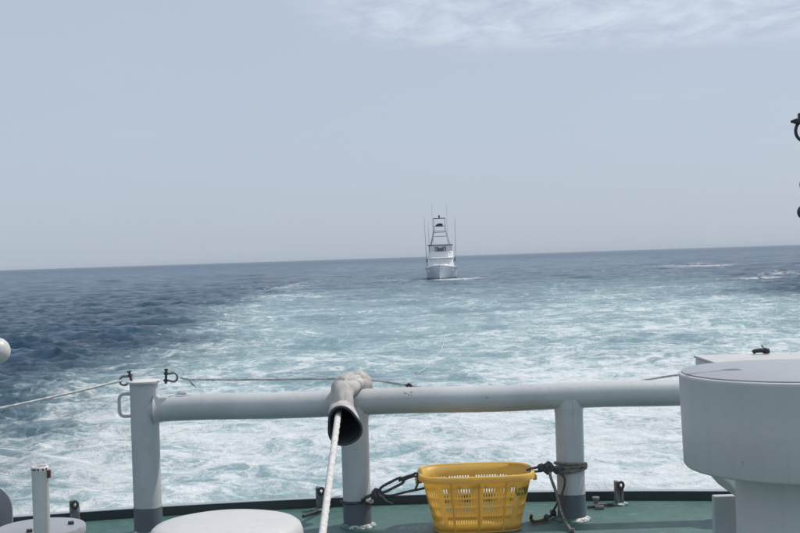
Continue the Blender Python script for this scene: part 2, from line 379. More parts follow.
def water():
    m, n, p = mat('sea_water'); g = N(n, 'ShaderNodeNewGeometry'); pos = g.outputs['Position']
    def att(k):
        a = N(n, 'ShaderNodeAttribute', attribute_name=k); return a.outputs['Fac']
    wake, fd, crest = att('wake'), att('foam'), att('crest')
    flat = N(n, 'ShaderNodeMapping'); flat.inputs['Scale'].default_value = (1, 1, 0.0); L(n, pos, flat.inputs[0])
    wn = N(n, 'ShaderNodeTexNoise'); wn.inputs['Scale'].default_value = 0.33; wn.inputs['Detail'].default_value = 4; L(n, flat.outputs[0], wn.inputs['Vector'])
    wa = N(n, 'ShaderNodeVectorMath', operation='SUBTRACT'); L(n, wn.outputs['Color'], wa.inputs[0]); wa.inputs[1].default_value = (.5, .5, .5)
    ws = N(n, 'ShaderNodeVectorMath', operation='SCALE'); L(n, wa.outputs[0], ws.inputs[0]); ws.inputs['Scale'].default_value = 4.2
    wp = N(n, 'ShaderNodeVectorMath', operation='ADD'); L(n, flat.outputs[0], wp.inputs[0]); L(n, ws.outputs[0], wp.inputs[1])
    wn2 = N(n, 'ShaderNodeTexNoise'); wn2.inputs['Scale'].default_value = 1.5; wn2.inputs['Detail'].default_value = 3; L(n, flat.outputs[0], wn2.inputs['Vector'])
    ws2 = N(n, 'ShaderNodeVectorMath', operation='SCALE'); L(n, wn2.outputs['Color'], ws2.inputs[0]); ws2.inputs['Scale'].default_value = 1.1
    wp2 = N(n, 'ShaderNodeVectorMath', operation='ADD'); L(n, wp.outputs[0], wp2.inputs[0]); L(n, ws2.outputs[0], wp2.inputs[1])
    def vor(scale, vec):
        v = N(n, 'ShaderNodeTexVoronoi', feature='DISTANCE_TO_EDGE', voronoi_dimensions='2D'); v.inputs['Scale'].default_value = scale; L(n, vec, v.inputs['Vector']); return v.outputs['Distance']
    lace1 = RMP(n, vor(0.55, wp.outputs[0]), 0.0, 0.24, 1, 0)
    lace2 = RMP(n, vor(1.9, wp2.outputs[0]), 0.0, 0.22, 1, 0)
    f1 = noise(n, 0.16, 7, 0.62, wp.outputs[0]); f2 = noise(n, 0.9, 8, 0.68, wp.outputs[0]); f3 = noise(n, 5.5, 5, 0.7, flat.outputs[0])
    s = M2(n, 'ADD', M2(n, 'MULTIPLY', RMP(n, f1, 0.28, 0.72), 0.30), M2(n, 'MULTIPLY', RMP(n, f2, 0.3, 0.7), 0.36))
    s = M2(n, 'ADD', s, M2(n, 'MULTIPLY', lace1, 0.14)); s = M2(n, 'ADD', s, M2(n, 'MULTIPLY', lace2, 0.14))
    s = M2(n, 'ADD', s, M2(n, 'MULTIPLY', RMP(n, f3, .25, .75), 0.15))
    thr = M2(n, 'SUBTRACT', 0.93, fd)
    d = M2(n, 'SUBTRACT', s, thr)
    foam = M2(n, 'MULTIPLY', RMP(n, d, -0.12, 0.30), RMP(n, f3, 0.2, 0.6, 0.6, 1.0))
    thin = RMP(n, d, -0.35, 0.10)                       # bubbles just below the surface round the foam
    tq = M2(n, 'MULTIPLY', wake, RMP(n, f1, 0.28, 0.72, 0.6, 1.15), clamp=True)
    c = mixcol(n, RMP(n, crest, -0.3, 0.5), (0.014, 0.054, 0.112), (0.026, 0.090, 0.160))
    c = mixcol(n, M2(n, 'MULTIPLY', tq, 0.85), c, (0.25, 0.395, 0.415))
    c = mixcol(n, M2(n, 'MULTIPLY', M2(n, 'MULTIPLY', thin, wake), 0.7), c, (0.38, 0.53, 0.545))
    c = mixcol(n, foam, c, (0.66, 0.69, 0.71))
    L(n, c, p.inputs['Base Color'])
    ln = N(n, 'ShaderNodeVectorMath', operation='LENGTH'); L(n, flat.outputs[0], ln.inputs[0])
    far = RMP(n, ln.outputs['Value'], 60, 1200, 0.12, 0.30)          # waves too small to resolve widen the gloss
    L(n, M2(n, 'MAXIMUM', far, RMP(n, foam, 0, 0.7, 0.05, 0.75)), p.inputs['Roughness']); p.inputs['IOR'].default_value = 1.33
    # ripples, too small for the mesh
    r1 = noise(n, 1.5, 8, 0.70, pos, 0.4); r2 = noise(n, 0.55, 6, 0.6, pos, 0.2); r3 = noise(n, 0.12, 5, 0.6, pos)
    h = M2(n, 'ADD', M2(n, 'MULTIPLY', r1, 0.52), M2(n, 'MULTIPLY', r2, 0.40))
    h = M2(n, 'ADD', h, M2(n, 'MULTIPLY', r3, 1.0))
    h = M2(n, 'MULTIPLY', h, M2(n, 'SUBTRACT', 1.0, M2(n, 'MULTIPLY', wake, 0.72)))
    h = M2(n, 'ADD', h, M2(n, 'MULTIPLY', foam, 0.03))
    bump(n, p, h, 1.0, 1.0)
    return m
SEA = build_sea(); SEA.data.materials.append(water()); tag(SEA, 'choppy blue sea with the broad foamy turquoise wake', kind='structure')

# ---------------------------------------------------------------- the ship's after deck
def stern(x): return 8.30 - 0.046 * x * x
XS = np.linspace(-4.2, 4.2, 57)
m = MB(); n_ = len(XS)
m.add([(x, -2.5, ZD) for x in XS] + [(x, stern(x), ZD) for x in XS], [(i, i + 1, n_ + i + 1, n_ + i) for i in range(n_ - 1)])
deck = m.build('deck', DECK, smooth=False); tag(deck, 'green painted after deck of the ship', kind='structure')
def strip(prof):                        # profile (offset astern, height) swept along the stern
    m = MB(); k = len(prof); vs = []; fs = []
    for x in XS:
        for a, b in prof: vs.append((x, stern(x) + a, ZD + b))
    for i in range(n_ - 1):
        for j in range(k):
            j2 = (j + 1) % k; fs.append((i * k + j, i * k + j2, (i + 1) * k + j2, (i + 1) * k + j))
    return m.add(vs, fs)
strip([(-.015, -.06), (-.015, .058), (.045, .058), (.045, -.06)]).build('coaming', COAM, deck)
strip([(-.017, .060), (-.017, .064), (.050, .064), (.050, .060)]).build('coaming_cap', HULLG, deck)
strip([(.02, -.02), (.047, -.02), (-.6, -2.3), (-.65, -2.3)]).build('transom', HULLG, deck)

# ---------------------------------------------------------------- tow rail
YR = 7.66; ZR = ZD + 0.79; RP = 0.089; RR = 0.084
tr = empty('tow_rail', (0, YR, ZD), 'thick grey steel tow rail with round posts across the stern deck', 'rail')
px_ = [(146, 450), (356, 470), (570, 450), (786, 450)]
posts = [atY(a, b, YR).x for a, b in px_]
# rail pipe, running into the end post on the left and on to the hidden end post on the right
m = MB(); K = 40
m.tube([(posts[0] + .02 + (posts[3] - posts[0] - .04) * i / K, YR, ZR + 0.004 * math.sin(i * 0.5)) for i in range(K + 1)], RR, 32)
m.build('rail_pipe', GREY, tr)
for i, x in enumerate(posts):
    endp = i in (0, 3); top = ZR + 0.168 if endp else ZR - 0.02
    m = MB(); m.lathe([(RP, ZD + .165), (RP, ZD + .4), (RP, top)], (x, YR, 0), 40)
    p = m.build('post', GREY, tr)
    m = MB(); m.lathe([(RP + .0015, ZD + .004), (RP + .0015, ZD + .168), (RP, ZD + .1695)], (x, YR, 0), 40); m.build('foot_band', BAND, p)
    m = MB(); m.lathe([(RP + .030, ZD + .002), (RP + .027, ZD + .008), (RP + .010, ZD + .014), (RP + .002, ZD + .022)], (x, YR, 0), 40); m.build('base_flange', FOOT, p)
    if endp:
        m = MB(); m.lathe([(RP + .004, top), (RP + .019, top + .002), (RP + .020, top + .014), (RP + .012, top + .018), (0, top + .019)], (x, YR, 0), 40); m.build('cap_plate', PALE, p)
        s = 1 if i == 0 else -1
        m = MB(); m.lathe([(RR + .022, 0), (RR + .014, .008), (RR + .004, .022), (RR, .04)], (x + s * (RP - .018), YR, ZR), 32, axis=(s, 0, 0)); m.build('weld_collar', GREY, p)
        # U-shaped grab handle
        hx = x - s * (RP - .008); a, b = ZR + .10, ZR - .04
        pts = spline([(hx, YR, a), (hx - s * .055, YR, a), (hx - s * .078, YR, a - .022), (hx - s * .080, YR, (a + b) / 2), (hx - s * .078, YR, b + .022), (hx - s * .055, YR, b), (hx, YR, b)], 8)
        m = MB(); m.tube(pts, .0105, 12); m.build('grab_handle', GREY, p)
    else:
        m = MB(); m.lathe([(RP + .001, 0), (RP + .003, .02), (RP + .005, .045)], (x, YR, ZR - RR - .028), 40); m.build('weld_collar', GREY, p)
# a bead of weld on the rail near the end post
q = atY(183, 394, YR); m = MB(); m.tube([(q.x - .06, YR, ZR + RR - .002), (q.x - .02, YR, ZR + RR + .006), (q.x + .015, YR, ZR + RR + .010), (q.x + .03, YR, ZR + RR - .002)], [.004, .012, .016, .004], 10); m.build('weld_bead', WHITE, tr)

# ---------------------------------------------------------------- wires along the rail
def shackle(p, d, label, s=1.0, group=None):
    """Bow shackle with its pin at p, the bow pointing along d."""
    d = Vector(d).normalized(); side = Vector((0, 0, 1)) if abs(d.z) < .7 else Vector((1, 0, 0))
    side = (side - d * side.dot(d)).normalized(); p = Vector(p)
    root = empty('shackle', p, label, 'shackle', group)
    pts = [p + side * .022 * s, p + side * .022 * s + d * .02 * s]
    for i in range(9):
        a = PI / 2 - PI * i / 8; pts.append(p + d * (.045 * s + .028 * s * math.cos(a)) + side * (.028 * s * math.sin(a)))
    pts += [p - side * .022 * s + d * .02 * s, p - side * .022 * s]
    m = MB(); m.tube(pts, .0075 * s, 8); m.build('bow', STEEL, root)
    m = MB(); m.tube([p + side * .045 * s, p - side * .042 * s], .008 * s, 8); m.tube([p + side * .044 * s, p + side * .053 * s], .014 * s, 6)
    for k in (-1, 1): m.tube([p + side * (.022 * k - .007) * s, p + side * (.022 * k + .007) * s], .015 * s, 10)
    m.build('pin', DARKST, root); return root
ptop = ZR + .168
sL = atY(131, 379, YR - .02); sR = atY(166, 377, YR - .02)
shackle(sR + Vector((.0, 0, .0)), (1, 0, -.06), 'steel shackle on the right side of the rail end post top')
shackle(sL, (-1, 0, -.22), 'bright steel shackle on the left side of the rail end post top')
m = MB()
pts = [atY(180, 377.5, YR + .0), atY(187, 379, YR + .02), atY(200, 379.5, YR + .04), atY(260, 379.5, YR + .07), atY(330, 378.6, YR + .10), atY(350, 378.2, YR + .11), atY(372, 380, YR + .12),
       atY(400, 384, YR + .12), atY(430, 388, YR + .12), atY(520, 392, YR + .13), atY(600, 388, YR + .13), atY(648, 379.5, YR + .12), atY(684, 374, YR + .10), atY(780, 362, YR + .03)]
m.tube(spline(pts, 14), .0068, 8, rf=lay(3, 220, .12))
wire = m.build('rail_wire', WIRE); tag(wire, 'thin grey wire strung above the tow rail', 'wire')
m = MB()                                        # frayed ends and a clip where the wire is made fast
for k in range(3): m.tube(spline([atY(186, 378, YR), atY(190 + k, 381 + k, YR - .01), atY(192 + 2 * k, 385 + 1.2 * k, YR - .01)], 4), .0035, 6)
m.build('frayed_end', WIRE, wire)
m = MB(); q = atY(409, 386.5, YR + .02); m.ring(q, .012, .018, .006, (1, 0, 0), (0, 0, 1), 12, 6); m.tube([q + Vector((0, 0, -.01)), q + Vector((.006, -.02, -.045))], .004, 6); m.tube([q + Vector((-.03, 0, .012)), q + Vector((.02, 0, .004))], .006, 6)
m.build('wire_clip', DARKST, wire)
# side wire to a stanchion at the ship's side
e0 = atY(122.5, 380.5, YR - .03); e1 = atY(-70, 422, YR - .5)
m = MB(); m.tube(spline([e0, e0.lerp(e1, .33) - Vector((0, 0, .008)), e0.lerp(e1, .66) - Vector((0, 0, .008)), e1], 14), .0075, 8, rf=lay(3, 200, .12))
sw = m.build('side_wire', WROPE); tag(sw, 'taut white wire running left from the rail end post', 'wire')
m = MB(); m.lathe([(.06, ZD + .002), (.06, ZD + .014), (.026, ZD + .016), (.026, e1.z + .04), (.0, e1.z + .052)], (e1.x, e1.y, 0), 20)
tag(m.build('side_stanchion', GREY), 'grey stanchion at the left side of the deck holding the side wire', 'stanchion')

# ---------------------------------------------------------------- tow rope in its chafe sleeve
from mathutils import noise as mnoise
pathpx = [(344.0, 426.5, 7.13), (344, 421.5, 7.28), (342.0, 409, 7.41), (341.0, 396, 7.465), (345, 386.5, 7.55), (353, 381, 7.66), (361, 381.5, 7.78), (365, 390, 7.89), (367, 410, 7.96)]
sp_ = spline([atY(*p) for p in pathpx], 20); ns = len(sp_)
prof = [.101, .092, .072, .067, .067, .062, .066, .058, .064]
rad = [float(np.interp(i / (ns - 1) * 8, range(9), prof)) for i in range(ns)]
slen = sum((sp_[i + 1] - sp_[i]).length for i in range(ns - 1))
creases = [(slen * (.18 + .115 * k) + random.uniform(-.02, .02), random.choice((-1, 1)) * random.uniform(.05, .10), random.uniform(0, 6.28), random.uniform(.008, .015), random.uniform(.07, .22), random.uniform(0, 6.28)) for k in range(7)]
creases.append((slen * .60, .02, 1.0, .016, .28, 0.2)); creases.append((slen * .44, -.03, 2.0, .014, .25, 5.5))
folds = [(random.uniform(0, 6.28), random.uniform(-6, 6), random.uniform(.14, .28), random.uniform(.06, .16)) for k in range(8)]
def wr(a, s, j):
    f = min(1, j / 26); g = 1 - f; top = math.exp(-((j / ns - .60) / .16) ** 2)
    k_ = 1.03 + .16 * f * mnoise.noise(Vector((math.cos(a) * 1.2, math.sin(a) * 1.2, s * 11))) - top * .22 * math.cos(2 * a)
    for s0, tl, ph, w_, dp, pa in creases:                    # cross creases, each over part of the round
        k_ -= f * dp * max(0, .35 + .65 * math.cos(a - pa)) * math.exp(-((s - s0 - tl * math.cos(a - ph)) / w_) ** 2)
    for a0, tw, w_, dp in folds:                              # lengthwise folds
        da = (a - a0 - tw * s + PI) % (2 * PI) - PI
        k_ -= f * dp * math.exp(-(da / w_) ** 2) * (.5 + .5 * math.sin(s * 25 + a0))
    return k_ + g * (.10 * math.cos(2 * a + .5) + .08 * math.cos(3 * a + .9))
m = MB(); m.tube(sp_, rad, 64, cap=False, rf=wr)
slv = m.build('chafe_sleeve', CANVAS, angle=70); tag(slv, 'crumpled cream canvas sleeve draped over the tow rail, dark inside', 'sleeve')
so = slv.modifiers.new('thick', 'SOLIDIFY'); so.thickness = .006; so.offset = 0
m = MB(); m.tube(sp_, [r_ - .012 for r_ in rad], 64, cap=False, rf=wr); m.build('lining', SLEEVEIN, slv)
m = MB(); rim = []
for i in range(65): rim.append(Vector(slv.data.vertices[i % 64].co))
m.tube(rim, .008, 8, cap=False); m.build('hem', SLEEVEIN, slv)
# rope: up from the towing bitt, through the sleeve, out over the stern and down into the wake, on to the boat
BOATP = atZ(443.5, 279.8, 0.0)
inner = [atY(338.5, 412, 7.22), atY(340, 405, 7.42), atY(341.5, 394, 7.47), atY(346, 385.5, 7.56), atY(353.5, 381.5, 7.66), atY(361, 382, 7.78), atY(366, 398, 7.93)]
rise = atY(322, 533, 5.55); d = (rise - inner[0]); bit = inner[0] + d * 1.72; bit.z = ZD + .17
outp = [atY(361, 440, 8.25), atY(359, 520, 9.2), Vector((atY(360, 400, 12).x, 12.2, -.25)), Vector((-.2, 22, -.8)), atZ(412, 378, -.12), atZ(419, 372, .07), atZ(427, 366.5, .07), atZ(436, 357, .07), atZ(442, 347.5, .07), atZ(444, 338, .05)]
outp += [atZ(445, 325, -.4), atZ(445, 300, -.6), Vector((BOATP.x + .1, BOATP.y - 12, -.3)), Vector((BOATP.x, BOATP.y - 1, 1.0))]
pts = spline([bit, bit.lerp(inner[0], .25), bit.lerp(inner[0], .5), bit.lerp(inner[0], .75)] + inner, 26)[:-1] + spline([inner[-1]] + outp, 26)
m = MB(); m.tube(pts, [.0185 if p.y < 12 else .008 for p in pts], 12, rf=lay(3, 70, .12))
tag(m.build('tow_rope', WROPE), 'white laid tow rope rising from the deck into the canvas sleeve', 'rope')
bt = empty('towing_bitt', (bit.x, bit.y, ZD), 'low steel towing bitt on the deck at the foot of the tow rope', 'bitt')
m = MB(); m.lathe([(.14, ZD + .002), (.14, ZD + .02), (.07, ZD + .03), (.065, ZD + .26), (.09, ZD + .28), (.09, ZD + .31), (.0, ZD + .325)], (bit.x, bit.y - .06, 0), 32); m.build('barrel', GREY, bt)
m = MB(); m.tube([(bit.x - .18, bit.y - .06, ZD + .2), (bit.x + .18, bit.y - .06, ZD + .2)], .022, 14); m.build('cross_bar', GREY, bt)
m = MB()
for k in range(4): m.ring((bit.x, bit.y - .06, ZD + .08 + k * .036), .088, .088, .018, (1, 0, 0), (0, 1, 0), 30, 8)
m.build('rope_turns', WROPE, bt)

# ---------------------------------------------------------------- yellow basket
B0 = atZ(477.5, 528, ZD); BW, BD, BH = .345, .245, .352
bk = empty('fish_basket', (B0.x, 7.53, ZD), 'yellow slotted plastic basket tied between the rail posts', 'basket', rz=R(1.0))
def bpt(u, v, k=1.0):
    """u once round the basket from the right end; v from floor to rim."""
    a = 2 * PI * u; e = 0.52
    fx = (0.775 + 0.225 * v) * BW * k; fy = (0.74 + 0.26 * v) * BD * k
    cx, cy = math.cos(a), math.sin(a)
    return Vector((fx * math.copysign(abs(cx) ** e, cx), fy * math.copysign(abs(cy) ** e, cy), .012 + v * (BH - .012)))
# resample the outline evenly, so the slots are regular
us = np.linspace(0, 1, 2001); P = np.array([bpt(u, .6)[:2] for u in us]); cl = np.concatenate([[0], np.cumsum(np.hypot(*np.diff(P, axis=0).T))]); cl /= cl[-1]
def uu(t): return float(np.interp(t % 1.0, cl, us))
NC = 224
vlev = [0, .10, .14, .27, .305, .435, .47, .60, .635, .80, .85, 1.0]
slotrow = {2, 4, 6, 8}
m = MB(); base = [bpt(uu(i / NC), v) for v in vlev for i in range(NC)]; fs = []
for j in range(len(vlev) - 1):
    for i in range(NC):
        k = (i + 1) % NC
        blk = i % 28
        if j in slotrow and i % 2 == 1 and 1 < blk < 27: continue
        fs.append((j * NC + i, j * NC + k, (j + 1) * NC + k, (j + 1) * NC + i))
m.add(base, fs)
wall = m.build('slotted_wall', YELLOW, smooth=True, angle=60); so = wall.modifiers.new('thick', 'SOLIDIFY'); so.thickness = .005; so.offset = -1
wall.parent = bk
m = MB(); flo = [bpt(uu(i / 64), 0) for i in range(64)]; flo2 = [bpt(uu(i / 64), 0) + Vector((0, 0, -.009)) for i in range(64)]
m.add(flo + flo2, [tuple(range(64)), tuple(reversed(range(64, 128)))] + [(64 + i, 64 + (i + 1) % 64, (i + 1) % 64, i) for i in range(64)])
o = m.build('floor', YELLOW); o.parent = bk
def loopband(prof, nm):
    m = MB(); vs = []; fs = []; k = len(prof); n = 96
    for i in range(n):
        b = bpt(uu(i / n), 1.0); o2 = Vector((b.x / BW ** 2, b.y / BD ** 2, 0)).normalized()
        for a, z in prof: vs.append(b + o2 * a + Vector((0, 0, z)))
    for i in range(n):
        for j in range(k):
            i2, j2 = (i + 1) % n, (j + 1) % k; fs.append((i * k + j, i2 * k + j, i2 * k + j2, i * k + j2))
    o = m.add(vs, fs).build(nm, YELLOW); o.parent = bk; return o
loopband([(-.004, -.004), (-.003, .006), (.006, .010), (.016, .006), (.020, -.004), (.019, -.030), (.014, -.030), (.014, -.006), (.0, -.012)], 'rim')
for s in (-1, 1):                                    # moulded end handles
    m = MB(); m.box((s * (BW + .022), 0, BH - .045), (.026, .12, .03)); o = m.build('end_handle', YELLOW, bevel=.006); o.parent = bk
for t in (-.17, 0, .17):                             # upright ribs on both long sides
    for s in (-1, 1):
        m = MB(); y0 = s * (.74 * BD + .002); y1 = s * (BD + .001)
        m.tube([(t * .86, y0, .012), (t * .93, (y0 + y1) / 2, BH * .5), (t, y1, BH - .03)], .006, 6); o = m.build('rib', YELLOW); o.parent = bk

# ---------------------------------------------------------------- basket lashings
def knot(m, c, r, n=5, rr=.009):
    c = Vector(c)
    for i in range(n):
        u = Vector((random.uniform(-1, 1), random.uniform(-1, 1), random.uniform(-1, 1))).normalized(); v = u.orthogonal().normalized()
        m.ring(c + u * r * .25, r, r * .8, rr, u, v, 16, 6)
m = MB()                                             # left: from the middle post to the basket
K0 = atY(377, 493, 7.50); P2 = Vector((posts[1], YR, 0))
hz = atY(356, 500.5, YR).z
turn = []
for i in range(22):
    a = R(-60) - R(330) * i / 21; turn.append((P2.x + (RP + .011) * math.cos(a), YR + (RP + .011) * math.sin(a), hz + .006 - .018 * i / 21))
m.tube(spline([turn[0], atY(366, 497, 7.52), K0], 6), .0085, 8, rf=lay(3, 160)); m.tube(turn, .0085, 8, rf=lay(3, 160))
m.tube(spline([turn[-1], atY(362, 500, 7.53), K0], 6), .0085, 8, rf=lay(3, 160))
lash = m.build('basket_lashing', DROPE); tag(lash, 'dark rope with a long loop tying the basket to the middle post', 'rope')
m = MB(); knot(m, K0, .022, 6, .0085); m.build('knot', DROPE, lash)
m = MB(); a0, a1 = K0, atY(403, 479.5, 7.50)
d_ = (a1 - a0).normalized(); nn = Vector((-d_.z, 0, d_.x))
lp = [a0, a0.lerp(a1, .25) + nn * .020, a0.lerp(a1, .6) + nn * .022, a0.lerp(a1, .92) + nn * .019, a1 + nn * .002, a0.lerp(a1, .94) - nn * .017, a0.lerp(a1, .6) - nn * .018, a0.lerp(a1, .25) - nn * .016, a0]
m.tube(spline(lp, 6), .0085, 8, rf=lay(3, 160)); m.build('loop', DROPE, lash)
m = MB(); bl = atY(417, 473.5, 7.48)
m.tube(spline([atY(399, 481, 7.50), atY(404, 477.5, 7.49), atY(412, 475, 7.48), bl, atY(418, 482, 7.46), atY(415.5, 489, 7.46)], 6), .0075, 8, rf=lay(3, 160))
m.tube(spline([atY(402, 481, 7.50), atY(410, 477.5, 7.48), atY(418, 476.5, 7.47), atY(421, 483, 7.45)], 6), .0065, 8, rf=lay(3, 160)); m.build('basket_end', DROPE, lash)
m = MB(); m.tube(spline([K0, atY(390, 495.5, 7.5), atY(408, 491.5, 7.5), atY(425, 488, 7.52)], 6), .0075, 8, rf=lay(3, 160)); m.build('lower_part', DROPE, lash)
m = MB(); m.tube(spline([K0, atY(382, 496, 7.47), atY(387, 501, 7.46), atY(393, 503.5, 7.46)], 5), [.005] * 16, 8); m.build('loose_end', TROPE, lash)
m = MB()                                             # right: turns round the right post
P3 = Vector((posts[2], YR, 0)); hz = atY(570, 467, YR).z
for k, dz in enumerate((0, .017, .036)):
    m.tube([(P3.x + (RP + .010) * math.cos(2 * PI * i / 40), YR + (RP + .010) * math.sin(2 * PI * i / 40), hz - .012 + dz + .012 * math.cos(2 * PI * i / 40 + k)) for i in range(41)], .0095, 8, rf=lay(3, 150))
lr = m.build('post_lashing', TROPE); tag(lr, 'grey rope wound round the right rail post with ends hanging to the deck', 'rope')
kc = atY(549, 468, 7.545)
m = MB(); knot(m, kc, .030, 7, .010); knot(m, atY(541, 466.5, 7.54), .018, 4, .008); knot(m, atY(557, 470, 7.545), .016, 4, .009); m.build('knot', DROPE, lr)
m = MB(); m.tube(spline([kc, atY(540, 467, 7.54), atY(532, 468.5, 7.5), atY(527, 470, 7.47)], 6), .008, 8, rf=lay(3, 150)); m.tube(spline([kc, atY(541, 471, 7.54), atY(531, 472, 7.5), atY(529, 477, 7.46)], 6), .0075, 8, rf=lay(3, 150)); m.build('basket_end', DROPE, lr)
m = MB(); dk = atZ(571, 530, ZD + .012)
m.tube(spline([kc, atY(551, 478, 7.50), atY(556, 492, 7.48), atY(560, 508, 7.44), atY(565, 521, 7.38), dk], 8), .0095, 8, rf=lay(3, 150)); m.tube([dk + Vector((-.01, 0, 0)), dk + Vector((.02, -.01, .0))], .014, 8); m.build('hanging_end', TROPE, lr)
m = MB(); m.tube(spline([kc, atY(561, 474, 7.53), atY(565, 481, 7.54), atY(562, 494, 7.55), atY(557, 504, 7.55), atZ(552, 513, ZD + .02)], 8), .007, 8, rf=lay(3, 150)); m.build('second_end', DROPE, lr)
# rusty hook on a dark bit of cord at the foot of the post
hk = empty('lashing_hook', atZ(540, 520, ZD), 'rusty iron hook lying on the deck beside the right rail post', 'hook')
m = MB(); m.tube(spline([atZ(531.5, 515.5, ZD + .045), atZ(531, 519, ZD + .02), atZ(534, 521.5, ZD + .014), atZ(540, 521, ZD + .014), atZ(546, 519, ZD + .014)], 6), .011, 8); m.build('hook', RUSTY, hk)
m = MB(); knot(m, atZ(546.5, 517.5, ZD + .025), .014, 4, .009); m.tube(spline([atZ(546, 518, ZD + .02), atZ(551, 515.5, ZD + .02), atZ(555, 513.5, ZD + .02)], 5), .010, 8); knot(m, atZ(553.5, 513, ZD + .03), .016, 4, .009); m.build('cord', DROPE, hk)

# ---------------------------------------------------------------- stanchion sockets along the deck edge
def socket(x, y, label, tilt=0):
    b = atZ(x, y, ZD); rt = empty('rail_socket', b, label, 'socket', 'sockets along the deck edge')
    m = MB(); m.lathe([(.062, .002), (.06, .010), (.045, .014), (.03, .02)], b, 20); m.build('base_flange', FOOT, rt)
    m = MB(); m.box(b + Vector((-.014, 0, .088)), (.026, .055, .145)); m.box(b + Vector((.020, 0, .066)), (.020, .055, .10)); m.build('lug', STEEL, rt, bevel=.004)
    m = MB(); m.lathe([(.022, .02), (.022, .12), (.018, .125)], b, 14); m.build('peg', STEEL, rt)
    m = MB(); m.ring(b + Vector((.012, -.03, .135)), .018, .021, .0095, (1, .25, 0), (0, .1, 1), 20, 8); m.build('ring', DARKST, rt)
    return rt
socket(75, 524, 'upright steel socket with ring at the deck edge near the left disc')
socket(320.5, 510, 'upright steel socket with ring just left of the white tow rope')
socket(619, 504.5, 'upright steel socket with ring between the right post and the drum vent')
m = MB(); a, b = atZ(612, 504.5, ZD + .012), atZ(588, 507, ZD + .012); m.tube(spline([a, a.lerp(b, .5) + Vector((0, 0, .006)), b], 5), .010, 8); 
c = m.build('lashing_bar', DARKST); tag(c, 'thin dark bar on the deck left of the right socket', 'bar')
m = MB(); q = atZ(596, 506.5, ZD); m.lathe([(.035, .002), (.034, .014), (.016, .02), (.016, .045), (.026, .05), (.024, .065), (0, .07)], q, 16)
tag(m.build('deck_eye', STEEL), 'small pale deck eye beside the thin dark bar', 'deck eye')
q2 = atZ(597, 508, ZD); m = MB(); m.box(q2 + Vector((.01, -.04, .013)), (.06, .025, .022))
tag(m.build('metal_chock', STEEL, bevel=.003), 'small metal chock on the deck in front of the deck eye', 'chock')
m = MB(); a, b = atZ(303, 516, ZD + .012), atZ(318, 511, ZD + .012); m.tube([a, a.lerp(b, .5), b], .010, 8); tag(m.build('lashing_bar', DARKST), 'thin dark bar on the deck left of the middle socket', 'bar')

# ---------------------------------------------------------------- round cap bottom left of centre (mushroom ventilator)
def vent_at(x, y, Y): return atY(x, y, Y)
c = vent_at(226.5, 531.5, 3.9); rv = 77 / F * 3.9
mv = empty('mushroom_vent', (c.x, c.y, ZD), 'smooth white mushroom vent cap at the bottom of the picture', 'vent')
zt = c.z
pr = [(rv * .93, zt - .10), (rv * .985, zt - .085), (rv, zt - .06), (rv, zt - .02), (rv * .99, zt + .0), (rv * .965, zt + .015), (rv * .92, zt + .024), (rv * .8, zt + .031), (rv * .5, zt + .037), (.0, zt + .039)]
m = MB(); m.lathe(pr, (c.x, c.y, 0), 96); m.build('cap', WHITE, mv, angle=60)
m = MB(); m.lathe([(rv * .5, ZD + .03), (rv * .5, zt - .09)], (c.x, c.y, 0), 48); m.build('neck', WHITE, mv)
m = MB(); m.lathe([(rv * .72, ZD + .002), (rv * .72, ZD + .03), (rv * .5, ZD + .032)], (c.x, c.y, 0), 48); m.build('base_flange', WHITE, mv)

# ---------------------------------------------------------------- flat disc bollard, bottom left
c = atY(41, 526.5, 5.0); rb = 43.5 / F * 5.0; zt = c.z
fb = empty('flat_top_bollard', (c.x, c.y, ZD), 'flat grey disc-topped bollard in the lower left corner', 'bollard')
m = MB(); m.lathe([(rb * .96, zt - .036), (rb, zt - .030), (rb, zt - .006), (rb * .975, zt), (rb * .9, zt + .001), (0, zt + .002)], (c.x, c.y, 0), 72); o = m.build('disc', DISC, fb)
m = MB(); m.lathe([(rb * .6, ZD + .02), (rb * .6, zt - .035)], (c.x, c.y, 0), 40); m.build('barrel', DISC, fb)
m = MB(); m.lathe([(rb * .85, ZD + .002), (rb * .85, ZD + .02), (rb * .6, ZD + .022)], (c.x, c.y, 0), 40); m.build('base_flange', DISC, fb)
for (x, y) in ((71, 523.5), (29.5, 531.5)):
    q = atZ(x, y, zt + .004); m = MB(); m.box(q + Vector((0, 0, .004)), (.024, .02, .012), rz=.3); m.build('lug', DARKST, o, bevel=.002)

# ---------------------------------------------------------------- worn white pipe post
c = atY(42, 530, 4.5); tp = atY(42, 466, 4.5); rp_ = 8.2 / F * 4.5
wp = empty('pipe_post', (c.x, c.y, ZD), 'worn white pipe post in front of the flat grey disc', 'post')
m = MB(); m.lathe([(rp_, ZD + .01), (rp_, tp.z - .018), (rp_ * 1.05, tp.z - .016), (rp_ * 1.05, tp.z - .003), (rp_ * .97, tp.z), (rp_ * .8, tp.z), (rp_ * .8, tp.z - .05), (0, tp.z - .05)], (c.x, c.y, 0), 36); m.build('pipe', WORN, wp)
m = MB(); m.lathe([(rp_ * 2, ZD + .002), (rp_ * 2, ZD + .012), (rp_, ZD + .014)], (c.x, c.y, 0), 30); m.build('base_flange', WORN, wp)
m = MB(); q = atY(50.5, 473.5, 4.5); m.box((c.x + rp_ + .004, c.y - .004, q.z), (.012, .016, .030)); m.build('hinge_lug', RUSTY, wp, bevel=.002)
m = MB()
